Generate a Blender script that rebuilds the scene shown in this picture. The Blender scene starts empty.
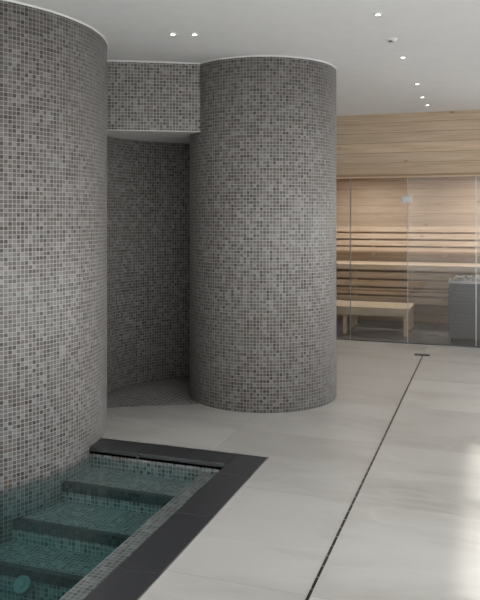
import bpy, bmesh, math, random
from mathutils import Vector, Matrix
random.seed(4)
S=bpy.context.scene
H=2.75
PITCH=0.0255

# ------------------------------------------------------------ node helpers
def newmat(name):
    m=bpy.data.materials.new(name); m.use_nodes=True
    nt=m.node_tree; nt.nodes.clear()
    o=nt.nodes.new('ShaderNodeOutputMaterial')
    return m,nt,o
def N(nt,t,**kw):
    n=nt.nodes.new('ShaderNode'+t)
    for k,v in kw.items():
        if k.startswith('i_'):
            n.inputs[k[2:].replace('_',' ')].default_value=v
        else: setattr(n,k,v)
    return n
def math_(nt,op,a,b=None,c=None):
    n=nt.nodes.new('ShaderNodeMath'); n.operation=op
    for i,x in enumerate((a,b,c)):
        if x is None: continue
        if isinstance(x,(int,float)): n.inputs[i].default_value=x
        else: nt.links.new(x,n.inputs[i])
    return n.outputs[0]
def ramp(nt,fac,stops,interp='LINEAR'):
    r=nt.nodes.new('ShaderNodeValToRGB'); r.color_ramp.interpolation=interp
    e=r.color_ramp.elements
    while len(e)<len(stops): e.new(0.5)
    for i,(p,c) in enumerate(stops):
        e[i].position=p; e[i].color=(c[0],c[1],c[2],1)
    nt.links.new(fac,r.inputs[0]); return r.outputs[0]
def mix(nt,f,a,b,mode='MIX'):
    n=nt.nodes.new('ShaderNodeMix'); n.data_type='RGBA'; n.blend_type=mode
    for i,x in ((0,f),(6,a),(7,b)):
        if isinstance(x,(int,float)): n.inputs[i].default_value=x
        elif isinstance(x,tuple): n.inputs[i].default_value=(x[0],x[1],x[2],1)
        else: nt.links.new(x,n.inputs[i])
    return n.outputs[2]
def simple(name,col,rough=0.5,metal=0,emit=None,es=0,bump=0.0):
    m,nt,o=newmat(name)
    p=N(nt,'BsdfPrincipled'); p.inputs['Roughness'].default_value=rough
    p.inputs['Metallic'].default_value=metal
    g=N(nt,'NewGeometry'); no=N(nt,'TexNoise'); no.inputs['Scale'].default_value=9
    nt.links.new(g.outputs['Position'],no.inputs['Vector'])
    c=mix(nt,no.outputs['Fac'],tuple(x*.96 for x in col),tuple(min(1,x*1.04) for x in col))
    nt.links.new(c,p.inputs['Base Color'])
    if emit:
        p.inputs['Emission Color'].default_value=(*emit,1); p.inputs['Emission Strength'].default_value=es
    nt.links.new(p.outputs[0],o.inputs[0]); return m

def mosaic(name,stops,grout,pitch=PITCH,rough=0.30,gw=0.07):
    m,nt,o=newmat(name)
    uv=N(nt,'UVMap'); uv.uv_map='UVMap'
    sp=N(nt,'SeparateXYZ'); nt.links.new(uv.outputs[0],sp.inputs[0])
    u=math_(nt,'DIVIDE',sp.outputs[0],pitch); v=math_(nt,'DIVIDE',sp.outputs[1],pitch)
    fu=math_(nt,'FLOOR',u); fv=math_(nt,'FLOOR',v)
    cb=N(nt,'CombineXYZ'); nt.links.new(fu,cb.inputs[0]); nt.links.new(fv,cb.inputs[1])
    wn=N(nt,'TexWhiteNoise'); wn.noise_dimensions='3D'; nt.links.new(cb.outputs[0],wn.inputs['Vector'])
    col=ramp(nt,wn.outputs['Value'],stops,'CONSTANT')
    # soft cloudiness in each tile
    no=N(nt,'TexNoise'); no.inputs['Scale'].default_value=70; nt.links.new(uv.outputs[0],no.inputs['Vector'])
    f2=math_(nt,'MULTIPLY_ADD',no.outputs['Fac'],0.6,0.7)
    cc=N(nt,'CombineXYZ')
    for i in range(3): nt.links.new(f2,cc.inputs[i])
    col=mix(nt,1.0,col,cc.outputs[0],'MULTIPLY')
    du=math_(nt,'ABSOLUTE',math_(nt,'SUBTRACT',math_(nt,'FRACT',u),0.5))
    dv=math_(nt,'ABSOLUTE',math_(nt,'SUBTRACT',math_(nt,'FRACT',v),0.5))
    mx=math_(nt,'MAXIMUM',du,dv)
    g=math_(nt,'GREATER_THAN',mx,0.5-gw)
    col=mix(nt,g,col,grout)
    p=N(nt,'BsdfPrincipled'); nt.links.new(col,p.inputs['Base Color'])
    r=math_(nt,'MULTIPLY_ADD',wn.outputs['Value'],0.2,rough)
    r=math_(nt,'MAXIMUM',r,math_(nt,'MULTIPLY',g,0.85)); nt.links.new(r,p.inputs['Roughness'])
    b=N(nt,'Bump'); b.inputs['Strength'].default_value=0.5; b.inputs['Distance'].default_value=0.002
    nt.links.new(math_(nt,'SUBTRACT',1.0,g),b.inputs['Height']); nt.links.new(b.outputs[0],p.inputs['Normal'])
    nt.links.new(p.outputs[0],o.inputs[0]); return m

ST=[(0,(.088,.074,.066)),(.10,(.125,.109,.10)),(.28,(.155,.14,.13)),(.50,(.19,.175,.165)),(.68,(.228,.213,.202)),(.86,(.285,.27,.258)),(.94,(.165,.125,.103))]
M_mos=mosaic('mosaic_grey_tiles',ST,(.46,.445,.43))
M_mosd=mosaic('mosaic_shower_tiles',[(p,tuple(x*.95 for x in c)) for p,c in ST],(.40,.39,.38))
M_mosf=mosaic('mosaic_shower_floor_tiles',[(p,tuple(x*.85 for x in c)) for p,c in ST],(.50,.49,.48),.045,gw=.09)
M_pool=mosaic('mosaic_pool_tiles',[(p,tuple(x*1.15 for x in c)) for p,c in ST],(.45,.45,.45))
M_risershade=mosaic('mosaic_riser_shade',[(p,(c[0]*.28,c[1]*.32,c[2]*.33)) for p,c in ST],(.09,.09,.09))  # darkened tile colours paint the shade of the step risers

def wood(name,axis='Z',board=0.12,tint=(1,1,1)):
    m,nt,o=newmat(name)
    g=N(nt,'NewGeometry'); sp=N(nt,'SeparateXYZ'); nt.links.new(g.outputs['Position'],sp.inputs[0])
    ax={'X':0,'Y':1,'Z':2}[axis]
    t=math_(nt,'DIVIDE',sp.outputs[ax],board)
    bid=math_(nt,'FLOOR',t)
    wn=N(nt,'TexWhiteNoise'); wn.noise_dimensions='1D'; nt.links.new(bid,wn.inputs['W'])
    off=math_(nt,'MULTIPLY',wn.outputs['Value'],37.0)
    along=math_(nt,'ADD',math_(nt,'ADD',sp.outputs[0],math_(nt,'MULTIPLY',sp.outputs[1],1.0 if axis!='Y' else 0.0)),off)
    cb=N(nt,'CombineXYZ')
    nt.links.new(math_(nt,'MULTIPLY',along,1.3),cb.inputs[0])
    nt.links.new(math_(nt,'MULTIPLY',sp.outputs[ax],26.0),cb.inputs[1])
    nt.links.new(off,cb.inputs[2])
    no=N(nt,'TexNoise'); no.inputs['Scale'].default_value=1.6; no.inputs['Detail'].default_value=5; no.inputs['Distortion'].default_value=0.4
    nt.links.new(cb.outputs[0],no.inputs['Vector'])
    k=lambda c: tuple(a*b for a,b in zip(c,tint))
    col=ramp(nt,no.outputs['Fac'],[(.3,k((.62,.455,.30))),(.5,k((.70,.54,.385))),(.7,k((.76,.615,.455)))])
    f=math_(nt,'MULTIPLY_ADD',wn.outputs['Value'],0.12,0.92)
    cc=N(nt,'CombineXYZ')
    for i in range(3): nt.links.new(f,cc.inputs[i])
    col=mix(nt,1.0,col,cc.outputs[0],'MULTIPLY')
    cb2=N(nt,'CombineXYZ'); nt.links.new(math_(nt,'MULTIPLY',along,3.2),cb2.inputs[0]); nt.links.new(math_(nt,'MULTIPLY',sp.outputs[ax],8.3),cb2.inputs[1])
    vo=N(nt,'TexVoronoi'); vo.inputs['Scale'].default_value=1.0; nt.links.new(cb2.outputs[0],vo.inputs['Vector'])
    kf=ramp(nt,vo.outputs['Distance'],[(.03,(1,1,1)),(.12,(0,0,0))])
    col=mix(nt,kf,col,k((.36,.20,.10)))
    gap=math_(nt,'LESS_THAN',math_(nt,'FRACT',t),0.05)
    col=mix(nt,gap,col,k((.40,.27,.17)))
    p=N(nt,'BsdfPrincipled'); nt.links.new(col,p.inputs['Base Color']); p.inputs['Roughness'].default_value=.55
    nt.links.new(p.outputs[0],o.inputs[0]); return m
M_wood=wood('pine_boards')
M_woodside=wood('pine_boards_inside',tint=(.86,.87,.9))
M_bench=wood('bench_timber','Y',.09,(1.08,1.15,1.22))
M_slat=wood('slat_timber','Z',.5,(1.05,1.08,1.12))

def floor_mat():
    m,nt,o=newmat('stone_floor_tiles')
    g=N(nt,'NewGeometry'); sp=N(nt,'SeparateXYZ'); nt.links.new(g.outputs['Position'],sp.inputs[0])
    x=math_(nt,'DIVIDE',math_(nt,'ADD',sp.outputs[0],10.67),1.0); y=math_(nt,'DIVIDE',math_(nt,'ADD',sp.outputs[1],10.25),1.0)
    fx=math_(nt,'FLOOR',x); fy=math_(nt,'FLOOR',y)
    cb=N(nt,'CombineXYZ'); nt.links.new(fx,cb.inputs[0]); nt.links.new(fy,cb.inputs[1])
    wn=N(nt,'TexWhiteNoise'); nt.links.new(cb.outputs[0],wn.inputs['Vector'])
    va=N(nt,'VectorMath'); va.operation='MULTIPLY_ADD'
    nt.links.new(wn.outputs['Color'],va.inputs[0]); va.inputs[1].default_value=(9,9,9); nt.links.new(g.outputs['Position'],va.inputs[2])
    mp=N(nt,'Mapping'); mp.inputs['Rotation'].default_value=(0,0,.7); mp.inputs['Scale'].default_value=(.7,1.9,1)
    nt.links.new(va.outputs[0],mp.inputs['Vector'])
    no=N(nt,'TexNoise'); no.inputs['Scale'].default_value=1.2; no.inputs['Detail'].default_value=9; no.inputs['Roughness'].default_value=.58; no.inputs['Distortion'].default_value=.4
    nt.links.new(mp.outputs[0],no.inputs['Vector'])
    col=ramp(nt,no.outputs['Fac'],[(.3,(.44,.412,.375)),(.47,(.525,.497,.457)),(.53,(.56,.533,.493)),(.75,(.60,.575,.535))])
    # thin pale veins
    n2=N(nt,'TexNoise'); n2.inputs['Scale'].default_value=.7; n2.inputs['Detail'].default_value=2; n2.inputs['Distortion'].default_value=.3
    nt.links.new(mp.outputs[0],n2.inputs['Vector'])
    vn=math_(nt,'ABSOLUTE',math_(nt,'SUBTRACT',n2.outputs['Fac'],.5))
    vf=ramp(nt,vn,[(0,(.3,.3,.3)),(.008,(0,0,0))])
    col=mix(nt,vf,col,(.66,.635,.60))
    f=math_(nt,'MULTIPLY_ADD',wn.outputs['Value'],0.13,0.92)
    cc=N(nt,'CombineXYZ')
    for i in range(3): nt.links.new(f,cc.inputs[i])
    col=mix(nt,1.0,col,cc.outputs[0],'MULTIPLY')
    dx=math_(nt,'ABSOLUTE',math_(nt,'SUBTRACT',math_(nt,'FRACT',x),.5)); dy=math_(nt,'ABSOLUTE',math_(nt,'SUBTRACT',math_(nt,'FRACT',y),.5))
    gr=math_(nt,'GREATER_THAN',math_(nt,'MAXIMUM',dx,dy),.4984)
    col=mix(nt,gr,col,(.36,.335,.31))
    p=N(nt,'BsdfPrincipled'); nt.links.new(col,p.inputs['Base Color'])
    nt.links.new(math_(nt,'MULTIPLY_ADD',no.outputs['Fac'],.2,.30),p.inputs['Roughness'])
    nt.links.new(p.outputs[0],o.inputs[0]); return m
M_floor=floor_mat()
M_ceil=simple('ceiling_plaster',(.88,.87,.86),.9)
M_wall=simple('wall_plaster',(.86,.85,.84),.9)
M_white=simple('white_trim',(.82,.82,.81),.5)
M_black=simple('dark_stone_coping',(.045,.045,.048),.30)
M_dark=simple('dark_metal',(.03,.03,.032),.4,.4)
M_grey=simple('heater_steel',(.13,.13,.137),.4,.3)
M_steel=simple('brushed_steel',(.55,.55,.56),.3,1)
M_stone=simple('heater_stones',(.42,.41,.40),.85)
M_saunafloor=simple('sauna_floor_tiles',(.20,.20,.20),.3)
M_out=simple('terrace_paving',(.50,.48,.46),.8)
M_lamp=simple('lamp_lens',(1,1,1),.4,0,(1,.97,.92),9)
M_lampwarm=simple('added_sauna_lamp_lens',(1,.9,.75),.4,0,(1,.9,.78),8)
M_frame=simple('window_frame_grey',(.3,.3,.3),.45)
M_nozzle=simple('nozzle_plastic',(.22,.235,.235),.5)

def glass(name,tint,refl=1.0,ior=1.5):
    m,nt,o=newmat(name)
    t=N(nt,'BsdfTransparent'); t.inputs[0].default_value=(*tint,1)
    gl=N(nt,'BsdfGlossy'); gl.inputs['Roughness'].default_value=0.0
    fr=N(nt,'Fresnel')
    ge=N(nt,'NewGeometry')   # same reflectance from either side of the thin sheet
    nt.links.new(math_(nt,'MULTIPLY_ADD',ge.outputs['Backfacing'],1/ior-ior,ior),fr.inputs['IOR'])
    ms=N(nt,'MixShader'); nt.links.new(math_(nt,'MINIMUM',math_(nt,'MULTIPLY',fr.outputs[0],refl),1.0),ms.inputs[0])
    nt.links.new(t.outputs[0],ms.inputs[1]); nt.links.new(gl.outputs[0],ms.inputs[2]); nt.links.new(ms.outputs[0],o.inputs[0])
    return m,nt,o
M_glass,_,_=glass('clear_glass',(.96,.97,.97),1.0)
M_sglass,_,_=glass('tinted_sauna_glass',(.88,.88,.88),2.6)
M_water,nt,o=glass('pool_water',(.95,.99,.99),1.0,1.33)
gl=[n for n in nt.nodes if n.type=='BSDF_GLOSSY'][0]; fr=[n for n in nt.nodes if n.type=='FRESNEL'][0]
g=N(nt,'NewGeometry'); no=N(nt,'TexNoise'); no.inputs['Scale'].default_value=5; nt.links.new(g.outputs['Position'],no.inputs['Vector'])
b=N(nt,'Bump'); b.inputs['Strength'].default_value=.12; b.inputs['Distance'].default_value=.02
nt.links.new(no.outputs['Fac'],b.inputs['Height']); nt.links.new(b.outputs[0],gl.inputs['Normal']); nt.links.new(b.outputs[0],fr.inputs['Normal'])
va=N(nt,'VolumeAbsorption'); va.inputs['Color'].default_value=(.10,.66,.66,1); va.inputs['Density'].default_value=1.25
nt.links.new(va.outputs[0],o.inputs['Volume'])

# ------------------------------------------------------------ mesh helpers
def link(ob,parent=None):
    S.collection.objects.link(ob)
    if parent: ob.parent=parent
    return ob
def empty(name,loc=(0,0,0)):
    e=bpy.data.objects.new(name,None); e.location=loc; return link(e)
def finish(bm,name,mats,parent=None,smooth=False,loc=(0,0,0),rot=0):
    bmesh.ops.recalc_face_normals(bm,faces=bm.faces)
    uvl=bm.loops.layers.uv.get('UVMap')
    if uvl is None:
        uvl=bm.loops.layers.uv.new('UVMap')
        for f in bm.faces:
            n=f.normal; a=max(range(3),key=lambda i:abs(n[i]))
            for l in f.loops:
                c=l.vert.co
                l[uvl].uv={0:(c.y,c.z),1:(c.x,c.z),2:(c.x,c.y)}[a]
    if smooth:
        for f in bm.faces: f.smooth=True
    me=bpy.data.meshes.new(name); bm.to_mesh(me); bm.free()
    for m in (mats if isinstance(mats,(list,tuple)) else [mats]): me.materials.append(m)
    ob=bpy.data.objects.new(name,me); ob.location=loc; ob.rotation_euler=(0,0,rot)
    return link(ob,parent)
def addbox(bm,x0,x1,y0,y1,z0,z1,mi=0,bev=0):
    r=bmesh.ops.create_cube(bm,size=1)
    vs=r['verts']
    for v in vs:
        v.co=Vector((x0+(v.co.x+.5)*(x1-x0),y0+(v.co.y+.5)*(y1-y0),z0+(v.co.z+.5)*(z1-z0)))
    fs=set(f for v in vs for f in v.link_faces)
    for f in fs: f.material_index=mi
    if bev:
        es=set(e for v in vs for e in v.link_edges)
        rr=bmesh.ops.bevel(bm,geom=list(es),offset=bev,segments=2,affect='EDGES',profile=.6)
        for f in rr['faces']: f.material_index=mi
def boxes(name,lst,mats,parent=None,bev=0,**kw):
    bm=bmesh.new()
    for b in lst: addbox(bm,*b[:6],mi=(b[6] if len(b)>6 else 0),bev=bev)
    return finish(bm,name,mats,parent,**kw)
def drum(name,r,z0,z1,loc,mat,seg=160,parent=None):
    bm=bmesh.new(); uvl=bm.loops.layers.uv.new('UVMap')
    L=round(2*math.pi*r/PITCH)*PITCH
    lo=[];hi=[]
    for i in range(seg):
        a=2*math.pi*i/seg
        lo.append(bm.verts.new((r*math.cos(a),r*math.sin(a),z0))); hi.append(bm.verts.new((r*math.cos(a),r*math.sin(a),z1)))
    for i in range(seg):
        j=(i+1)%seg
        f=bm.faces.new((lo[i],lo[j],hi[j],hi[i])); f.smooth=True
        uu=[(i*L/seg,z0),((i+1)*L/seg,z0),((i+1)*L/seg,z1),(i*L/seg,z1)]
        for l,q in zip(f.loops,uu): l[uvl].uv=q
    bm.faces.new(lo[::-1]); bm.faces.new(hi)
    return finish(bm,name,mat,parent,loc=loc)
def ring(name,r,t,z0,z1,loc,mat,parent=None,seg=160):
    bm=bmesh.new()
    V=[[],[],[],[]]
    for i in range(seg):
        a=2*math.pi*i/seg; c,s=math.cos(a),math.sin(a)
        for k,(rr,z) in enumerate(((r-t,z0),(r+t,z0),(r+t,z1),(r-t,z1))): V[k].append(bm.verts.new((rr*c,rr*s,z)))
    for i in range(seg):
        j=(i+1)%seg
        for k in range(4):
            bm.faces.new((V[k][i],V[k][j],V[(k+1)%4][j],V[(k+1)%4][i]))
    return finish(bm,name,mat,parent,loc=loc)

# ------------------------------------------------------------ room shell
XL,XR,YB,YF=-5.2,1.35,-3.0,8.64
zt=2.45
boxes('floor',[(-1.30,XR+.15,YB-.2,YF+.1,-.2,0),(XL-.2,-1.30,4.25,YF+.1,-.2,0),(XL-.2,-1.30,YB-.2,0.3,-.2,0)],M_floor)
boxes('ceiling',[(XL-.2,XR+.15,YB-.2,YF+.1,H,H+.2)],M_ceil)
added_bays=[(-2.4,-.2),(0.2,2.6)]  # unseen left windows, added to brighten the drum and ceiling
wl=[(XL-.15,XL,YB-.2,-2.4,0,H),(XL-.15,XL,-.2,.2,0,H),(XL-.15,XL,2.6,YF+.1,0,H)]
for a,b_ in added_bays: wl.append((XL-.15,XL,a,b_,zt,H))
boxes('wall_left',wl,M_wall)
bays=[(-2.8,-.35),(-.2,2.15),(2.3,4.45),(5.4,8.2)]  # last bay is an added, unseen window that brightens the far end
wr=[(XR,XR+.15,YB-.2,-2.8,0,H),(XR,XR+.15,-.35,-.2,0,H),(XR,XR+.15,2.15,2.3,0,H),(XR,XR+.15,4.45,5.4,0,H),(XR,XR+.15,8.2,YF+.1,0,H)]
for a,b_ in bays: wr.append((XR,XR+.15,a,b_,zt,H))
boxes('wall_right',wr,M_wall)
boxes('sun_blocker',[(XR+.15,3.4,4.7,9.6,2.6,2.75)],M_wall)  # unseen slab added outside to keep sun out of the far window
bays2=[(-5.0,-2.9),(.1,1.2)]
wb=[(XL,-5.0,YB-.15,YB,0,H),(-2.9,.1,YB-.15,YB,0,H),(1.2,XR,YB-.15,YB,0,H)]
for a,b_ in bays2: wb.append((a,b_,YB-.15,YB,zt,H))
boxes('wall_rear',wb,M_wall)
n=0
def win_x(X0,a,b_):
    global n
    n+=1; w=empty('window_%d'%n)
    f=.05; m=(a+b_)/2; x0,x1=X0,X0+.06
    boxes('frame',[(x0,x1,a,b_,0,f),(x0,x1,a,b_,zt-f,zt),(x0,x1,a,a+f,f,zt-f),(x0,x1,b_-f,b_,f,zt-f),(x0,x1,m-f/2,m+f/2,f,zt-f)],M_frame,w)
    boxes('pane',[(X0+.025,X0+.031,a+f,m-f/2,f,zt-f),(X0+.025,X0+.031,m+f/2,b_-f,f,zt-f)],M_glass,w)
for a,b_ in bays: win_x(XR+.02,a,b_)
for a,b_ in added_bays: win_x(XL-.08,a,b_)
for a,b_ in bays2:
    n+=1; w=empty('window_%d'%n)
    f=.05; m=(a+b_)/2; y0,y1=YB-.08,YB-.02
    boxes('frame',[(a,b_,y0,y1,0,f),(a,b_,y0,y1,zt-f,zt),(a,a+f,y0,y1,f,zt-f),(b_-f,b_,y0,y1,f,zt-f),(m-f/2,m+f/2,y0,y1,f,zt-f)],M_frame,w)
    boxes('pane',[(a+f,m-f/2,YB-.055,YB-.049,f,zt-f),(m+f/2,b_-f,YB-.055,YB-.049,f,zt-f)],M_glass,w)
boxes('terrace_ground',[(XR+.15,16,-14,14,-.3,-.05),(-16,XR+.15,-14,YB-.2,-.3,-.05),(-16,XL-.2,YB-.2,14,-.3,-.05)],M_out)

# ------------------------------------------------------------ mosaic drums
D=(-3.598,3.964,0); R1=1.147
C=(-1.822,5.808,0); R2=.626
p=empty('curved_mosaic_wall',D)
drum('tiled_drum',R1,-1.0,H,(0,0,0),M_mos,220,p)
ring('ceiling_bead',R1,.005,H-.010,H,(0,0,0),M_white,p,220)
p=empty('mosaic_column',C)
drum('tiled_shaft',R2,0,H,(0,0,0),M_mos,160,p)
ring('ceiling_bead',R2,.005,H-.010,H,(0,0,0),M_white,p)

A=(-2.10,5.35); RA=.97
alc=empty('shower_alcove')
zl=2.20
bm=bmesh.new(); uvl=bm.loops.layers.uv.new('UVMap')
a0,a1,ns=math.radians(58),math.radians(211),90
pi=[]
for i in range(ns+1):
    a=a0+(a1-a0)*i/ns; c,s=math.cos(a),math.sin(a)
    pi.append([bm.verts.new((A[0]+r*c,A[1]+r*s,z)) for r,z in ((RA,0),(RA,H),(RA+.12,H),(RA+.12,0))])
for i in range(ns):
    for k in range(4):
        q=[pi[i][k],pi[i+1][k],pi[i+1][(k+1)%4],pi[i][(k+1)%4]]
        f=bm.faces.new(q); f.smooth=(k in (0,2))
        L=(a1-a0)*RA/ns
        for l,(uu,kk) in zip(f.loops,((i,k),(i+1,k),(i+1,(k+1)%4),(i,(k+1)%4))):
            l[uvl].uv=(uu*L,l.vert.co.z)
bm.faces.new(pi[0]); bm.faces.new(pi[-1][::-1])
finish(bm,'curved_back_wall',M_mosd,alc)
P1=Vector((-2.846,4.956)); P2=Vector((-2.200,5.297)); dr=(P2-P1).normalized(); ang=math.atan2(dr.y,dr.x)
nrm=Vector((-dr.y,dr.x))
st=P1-dr*.35; ln=(P2-P1).length+.55
bm=bmesh.new(); addbox(bm,0,ln,0,.12,zl,H)
finish(bm,'lintel',M_mos,alc,loc=(st.x,st.y,0),rot=ang)
bm=bmesh.new(); addbox(bm,0,ln,-.005,.0,H-.010,H); addbox(bm,0,ln,-.003,.12,zl-.006,zl)
finish(bm,'lintel_trim',M_white,alc,loc=(st.x,st.y,0),rot=ang)
def seg(name,z0,z1,mat,off=0):
    bm=bmesh.new(); pts=[]
    for i in range(61):
        a=math.radians(62)+(math.radians(206)-math.radians(62))*i/60
        pts.append((A[0]+RA*math.cos(a),A[1]+RA*math.sin(a)))
    q=P1+nrm*off; e=P2+nrm*off+dr*.3; q=q-dr*.05
    pts+= [(q.x,q.y),(e.x,e.y)]
    lo=[bm.verts.new((x,y,z0)) for x,y in pts]; hi=[bm.verts.new((x,y,z1)) for x,y in pts]
    bm.faces.new(lo[::-1]); bm.faces.new(hi)
    for i in range(len(pts)):
        j=(i+1)%len(pts); bm.faces.new((lo[i],lo[j],hi[j],hi[i]))
    return finish(bm,name,mat,alc)
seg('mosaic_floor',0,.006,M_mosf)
bm=bmesh.new(); addbox(bm,.28,ln-.2,-.012,.0,0,.006)
finish(bm,'threshold_strip',M_grey,alc,loc=(st.x,st.y,0),rot=ang)
seg('lowered_ceiling',zl,zl+.05,M_ceil,.12)

# ------------------------------------------------------------ pool
pool=empty('sunken_pool')
PX0,PX1,PY0,PY1=-5.15,-1.66,.55,4.05
zb=-.85
boxes('basin',[(PX0,PX1,PY0,PY1,zb-.1,zb),(PX1,-1.50,PY0,PY1,zb-.1,-.065),(PX0-.1,-1.45,PY1,PY1+.1,zb-.1,-.02),
  (PX0-.1,PX0,PY0,PY1,zb-.1,-.02),(PX0-.1,-1.45,PY0-.1,PY0,zb-.1,-.02),(-1.50,-1.40,PY0,PY1,zb-.1,-.04)],M_pool,pool)
st_=[(3.76,-.13),(3.43,-.24),(3.17,-.36)]
sb=[]; nb=[]
prev=PY1
for y,z in st_:
    sb.append((PX0,PX1,y,prev,zb,z)); nb.append((PX0,PX1,y-.004,y+.035,z-.05,z+.004)); prev=y
boxes('steps',sb,M_pool,pool); boxes('step_riser_shade',nb,M_risershade,pool)  # second set: dark strips standing in for shaded risers
cp=[]
cp_y=[.30,.9,1.5,2.1,2.7,3.3,3.9,4.25]
for a,b_ in zip(cp_y[:-2],cp_y[1:-1]): cp.append((-1.50,-1.30,a+.002,b_-.002,-.04,.004))
cp.append((-1.50,-1.30,3.902,4.248,-.04,.004))
x=-1.504
while x>PX0:
    x2=max(x-.6,PX0-.05); cp.append((x2+.002,x-.002,4.05,4.248,-.04,.004)); cp.append((x2+.002,x-.002,.30,.5,-.04,.004))
    x=x2
    if x<=PX0: break
boxes('stone_coping',cp,M_black,pool,bev=.003)
boxes('coping_edge_trim',[(-1.30,-1.295,.3,4.255,-.02,.003),(-2.75,-1.295,4.25,4.255,-.02,.003)],M_steel,pool)
boxes('pool_water',[(PX0+.002,-1.502,PY0+.002,PY1-.002,zb+.002,-.045)],M_water,pool)
bm=bmesh.new()
RX=Matrix.Rotation(math.radians(50),4,'X')
bmesh.ops.create_cone(bm,cap_ends=True,segments=32,radius1=.052,radius2=.046,depth=.03,matrix=Matrix.Translation((-2.31,3.15,-.43))@RX)
bmesh.ops.create_cone(bm,cap_ends=True,segments=24,radius1=.02,radius2=.02,depth=.05,matrix=Matrix.Translation((-2.31,3.15,-.43))@RX)
finish(bm,'water_nozzle',M_nozzle,pool)

# ------------------------------------------------------------ linear floor drain
dr_=empty('linear_floor_drain')
boxes('slot',[(-.677,-.665,-1.5,7.98,0,.0015)],M_dark,dr_)
bl=[]; y=-1.4
while y<7.9: bl.append((-.676,-.666,y,y+.005,.0015,.002)); y+=.1
boxes('slot_bridges',bl,M_steel,dr_)
boxes('drain_cover',[(-.76,-.60,7.95,8.03,0,.006),],M_dark,dr_)

# ------------------------------------------------------------ ceiling fittings
def spot(x,y,r=.022):
    p=empty('recessed_spotlight',(x,y,H))
    ring('bezel',r,.006,-.006,0,(0,0,0),M_white,p,32)
    bm=bmesh.new(); bmesh.ops.create_cone(bm,cap_ends=True,segments=24,radius1=r*.8,radius2=r*.8,depth=.004,matrix=Matrix.Translation((0,0,-.002)))
    finish(bm,'lens',M_lamp,p)
for x,y in ((-2.02,4.40),(-1.88,4.45),(-.636,4.385),(-.623,5.62),(-.62,6.78),(-.64,7.54),(-.63,8.08),(-.636,3.0),(-.636,1.4)): spot(x,y)
p=empty('smoke_detector',(-.633,5.03,H))
bm=bmesh.new(); bmesh.ops.create_cone(bm,cap_ends=True,segments=32,radius1=.03,radius2=.038,depth=.014,matrix=Matrix.Translation((0,0,-.007)))
finish(bm,'housing',M_white,p)
bm=bmesh.new(); bmesh.ops.create_cone(bm,cap_ends=True,segments=32,radius1=.02,radius2=.025,depth=.008,matrix=Matrix.Translation((0,0,-.018)))
finish(bm,'sensor',M_steel,p)

# ------------------------------------------------------------ sauna
SX0,SX1,SY1,SZ=-3.0,.95,10.45,2.10
sa=empty('sauna_cabin')
boxes('front_fascia',[(XL,XR,YF,YF+.08,2.15,H),(XL,SX0,YF,YF+.08,0,2.15),(SX1,XR,YF,YF+.08,0,2.15)],M_wood,sa)
boxes('header_board',[(SX0,SX1,YF-.012,YF+.08,1.985,2.148)],wood('header_timber','Z',.5,(.92,.9,.88)),sa)
boxes('cabin_walls',[(SX0-.08,SX1+.08,SY1,SY1+.08,0,SZ),(SX0-.08,SX0,YF+.08,SY1,0,SZ),(SX1,SX1+.08,YF+.08,SY1,0,SZ)],M_woodside,sa)
boxes('cabin_ceiling',[(SX0-.08,SX1+.08,YF+.08,SY1+.08,SZ,SZ+.06)],M_woodside,sa)
boxes('cabin_floor',[(SX0-.08,SX1+.08,YF+.1,SY1+.08,-.1,0)],M_saunafloor,sa)
gl=[]; xs=[SX0,-1.593,-.905,-.13,SX1]
for a,b_ in zip(xs[:-1],xs[1:]): gl.append((a+.004,b_-.004,YF+.03,YF+.04,.012,1.983))
boxes('glass_panels',gl,M_sglass,sa)
boxes('glass_edges',[(x-.005,x+.005,YF+.027,YF+.043,.012,1.983) for x in xs[1:-1]],M_steel,sa)
boxes('glass_channel',[(SX0,SX1,YF+.02,YF+.05,0,.012)],M_grey,sa)
boxes('door_hinge',[(-.975,-.855,YF+.005,YF+.03,1.68,1.76),(-.955,-.875,YF-.006,YF+.005,1.695,1.745)],M_white,sa,bev=.004)
b=empty('sauna_bench')
L=[]
for i in range(5): L.append((SX0+.02,SX1-.05,9.72+i*.135,9.72+i*.135+.12,.84,.87))
L.append((SX0+.02,SX1-.05,9.70,9.72,.80,.87))
boxes('upper_seat',L,M_bench,b,bev=.003)
boxes('front_slats',[(SX0+.02,-.45,9.74,9.76,z,z+.085) for z in (.68,.57,.46,.35)],M_slat,b,bev=.003)
boxes('back_rest',[(SX0+.02,SX1-.05,10.36,10.39,z,z+.075) for z in (1.0,1.10,1.20,1.30)],M_slat,b,bev=.003)
boxes('back_rest_posts',[(x,x+.05,10.39,10.445,.95,1.38) for x in (-2.6,-1.6,-.6,.4)],M_slat,b)
L=[(SX0+.02,-.92,9.0+i*.125,9.0+i*.125+.112,.345,.375) for i in range(5)]
L+=[(SX0+.02,-.92,8.985,9.0,.27,.375)]
boxes('lower_step',L,M_bench,b,bev=.003)
boxes('legs',[(x,x+.045,y0,y0+.045,0,z) for x in (-2.5,-1.75,-.99) for y0,z in ((9.01,.345),(9.55,.345),(9.77,.84))],M_slat,b)
h=empty('sauna_heater')
hx0,hx1,hy0,hy1=-.44,.14,8.85,9.3
boxes('body',[(hx0,hx1,hy0,hy1,.06,.72)],M_grey,h,bev=.01)
boxes('grille',[(hx0-.01,hx1+.01,hy0-.012,hy0,z,z+.02) for z in [.1+.045*i for i in range(13)]],M_grey,h)
boxes('feet',[(x,x+.04,y,y+.04,0,.06) for x in (hx0+.02,hx1-.06) for y in (hy0+.02,hy1-.06)],M_dark,h)
boxes('top_rim',[(hx0,hx1,hy0-.01,hy0+.02,.72,.745),(hx0,hx1,hy1-.02,hy1+.01,.72,.745),(hx0-.01,hx0+.02,hy0,hy1,.72,.745),(hx1-.02,hx1+.01,hy0,hy1,.72,.745)],M_steel,h)
bm=bmesh.new()
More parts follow.
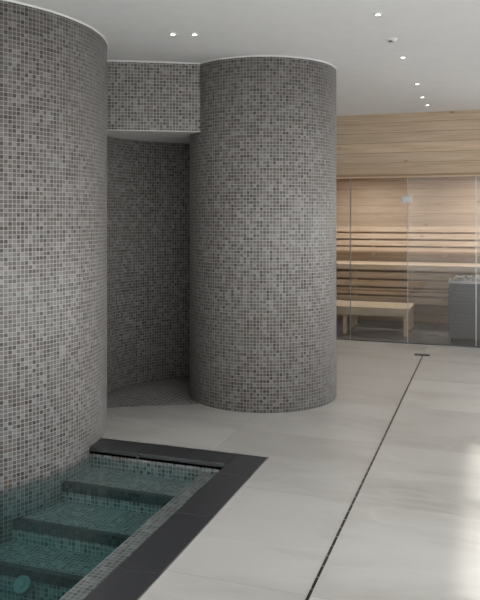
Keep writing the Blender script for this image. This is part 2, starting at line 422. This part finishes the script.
for i in range(70):
    x=random.uniform(hx0+.05,hx1-.05); y=random.uniform(hy0+.05,hy1-.05); r=random.uniform(.03,.05)
    mt=Matrix.Translation((x,y,.73+random.uniform(.0,.045)))@Matrix.Rotation(random.random()*6,4,'Z')@Matrix.Diagonal((1,random.uniform(.6,.9),random.uniform(.5,.8),1))
    bmesh.ops.create_icosphere(bm,subdivisions=1,radius=r,matrix=mt)
finish(bm,'stones',M_stone,h)
p=empty('added_sauna_lamp',(-1.6,9.6,SZ))  # unseen ceiling lamps added to light the cabin interior
boxes('housing',[(-.3,.3,-.05,.05,-.03,0)],M_steel,p); boxes('diffuser',[(-.28,.28,-.035,.035,-.036,-.03)],M_lampwarm,p)
p2=empty('added_sauna_lamp',(.1,9.7,SZ))
boxes('housing',[(-.3,.3,-.05,.05,-.03,0)],M_steel,p2); boxes('diffuser',[(-.28,.28,-.035,.035,-.036,-.03)],M_lampwarm,p2)
for x in (-1.6,.1):
    l=bpy.data.lights.new('added_sauna_lamp_light','AREA'); l.shape='RECTANGLE'; l.size=.55; l.size_y=.07; l.energy=11; l.color=(1,.97,.93)
    o_=link(bpy.data.objects.new('added_lamp_light',l),p if x<0 else p2); o_.location=(0,0,-.04)

# ------------------------------------------------------------ daylight
w=bpy.data.worlds.new('sky'); S.world=w; w.use_nodes=True
nt=w.node_tree; nt.nodes.clear()
o=nt.nodes.new('ShaderNodeOutputWorld'); bg=nt.nodes.new('ShaderNodeBackground')
tc=nt.nodes.new('ShaderNodeTexCoord'); sp=nt.nodes.new('ShaderNodeSeparateXYZ'); nt.links.new(tc.outputs['Generated'],sp.inputs[0])
c=ramp(nt,sp.outputs[2],[(0,(1,.99,.98)),(1,(.76,.87,1))])
nt.links.new(c,bg.inputs[0]); bg.inputs[1].default_value=3.0; nt.links.new(bg.outputs[0],o.inputs[0])
sun=bpy.data.lights.new('sun','SUN'); sun.energy=2.6; sun.angle=math.radians(2.5); sun.color=(1,.96,.9)
so=link(bpy.data.objects.new('sun',sun)); so.location=(8,-2,9)
so.rotation_euler=Vector((-1.57,.6,-2.4)).to_track_quat('-Z','Y').to_euler()
def portal(name,loc,rot,sx,sy):
    l=bpy.data.lights.new(name,'AREA'); l.shape='RECTANGLE'; l.size=sx; l.size_y=sy; l.cycles.is_portal=True
    ob=link(bpy.data.objects.new(name,l)); ob.location=loc; ob.rotation_euler=rot
for i,(a,b_) in enumerate(bays): portal('daylight_portal',(XR+.14,(a+b_)/2,zt/2),(0,math.radians(90),0),zt,b_-a)
for a,b_ in added_bays: portal('daylight_portal',(XL-.14,(a+b_)/2,zt/2),(0,math.radians(-90),0),zt,b_-a)
for a,b_ in bays2: portal('daylight_portal',((a+b_)/2,YB-.14,zt/2),(math.radians(90),0,0),b_-a,zt)

# ------------------------------------------------------------ camera
cam=bpy.data.cameras.new('camera'); co=link(bpy.data.objects.new('camera',cam))
co.location=(0,0,1.5); co.rotation_euler=(math.radians(90),0,math.radians(19.25))
cam.sensor_fit='VERTICAL'; cam.sensor_height=36; cam.lens=710/600*36; cam.shift_y=-.1367
cam.clip_start=.05
S.camera=co
S.view_settings.view_transform='Standard'; S.view_settings.look='None'; S.view_settings.exposure=0.45
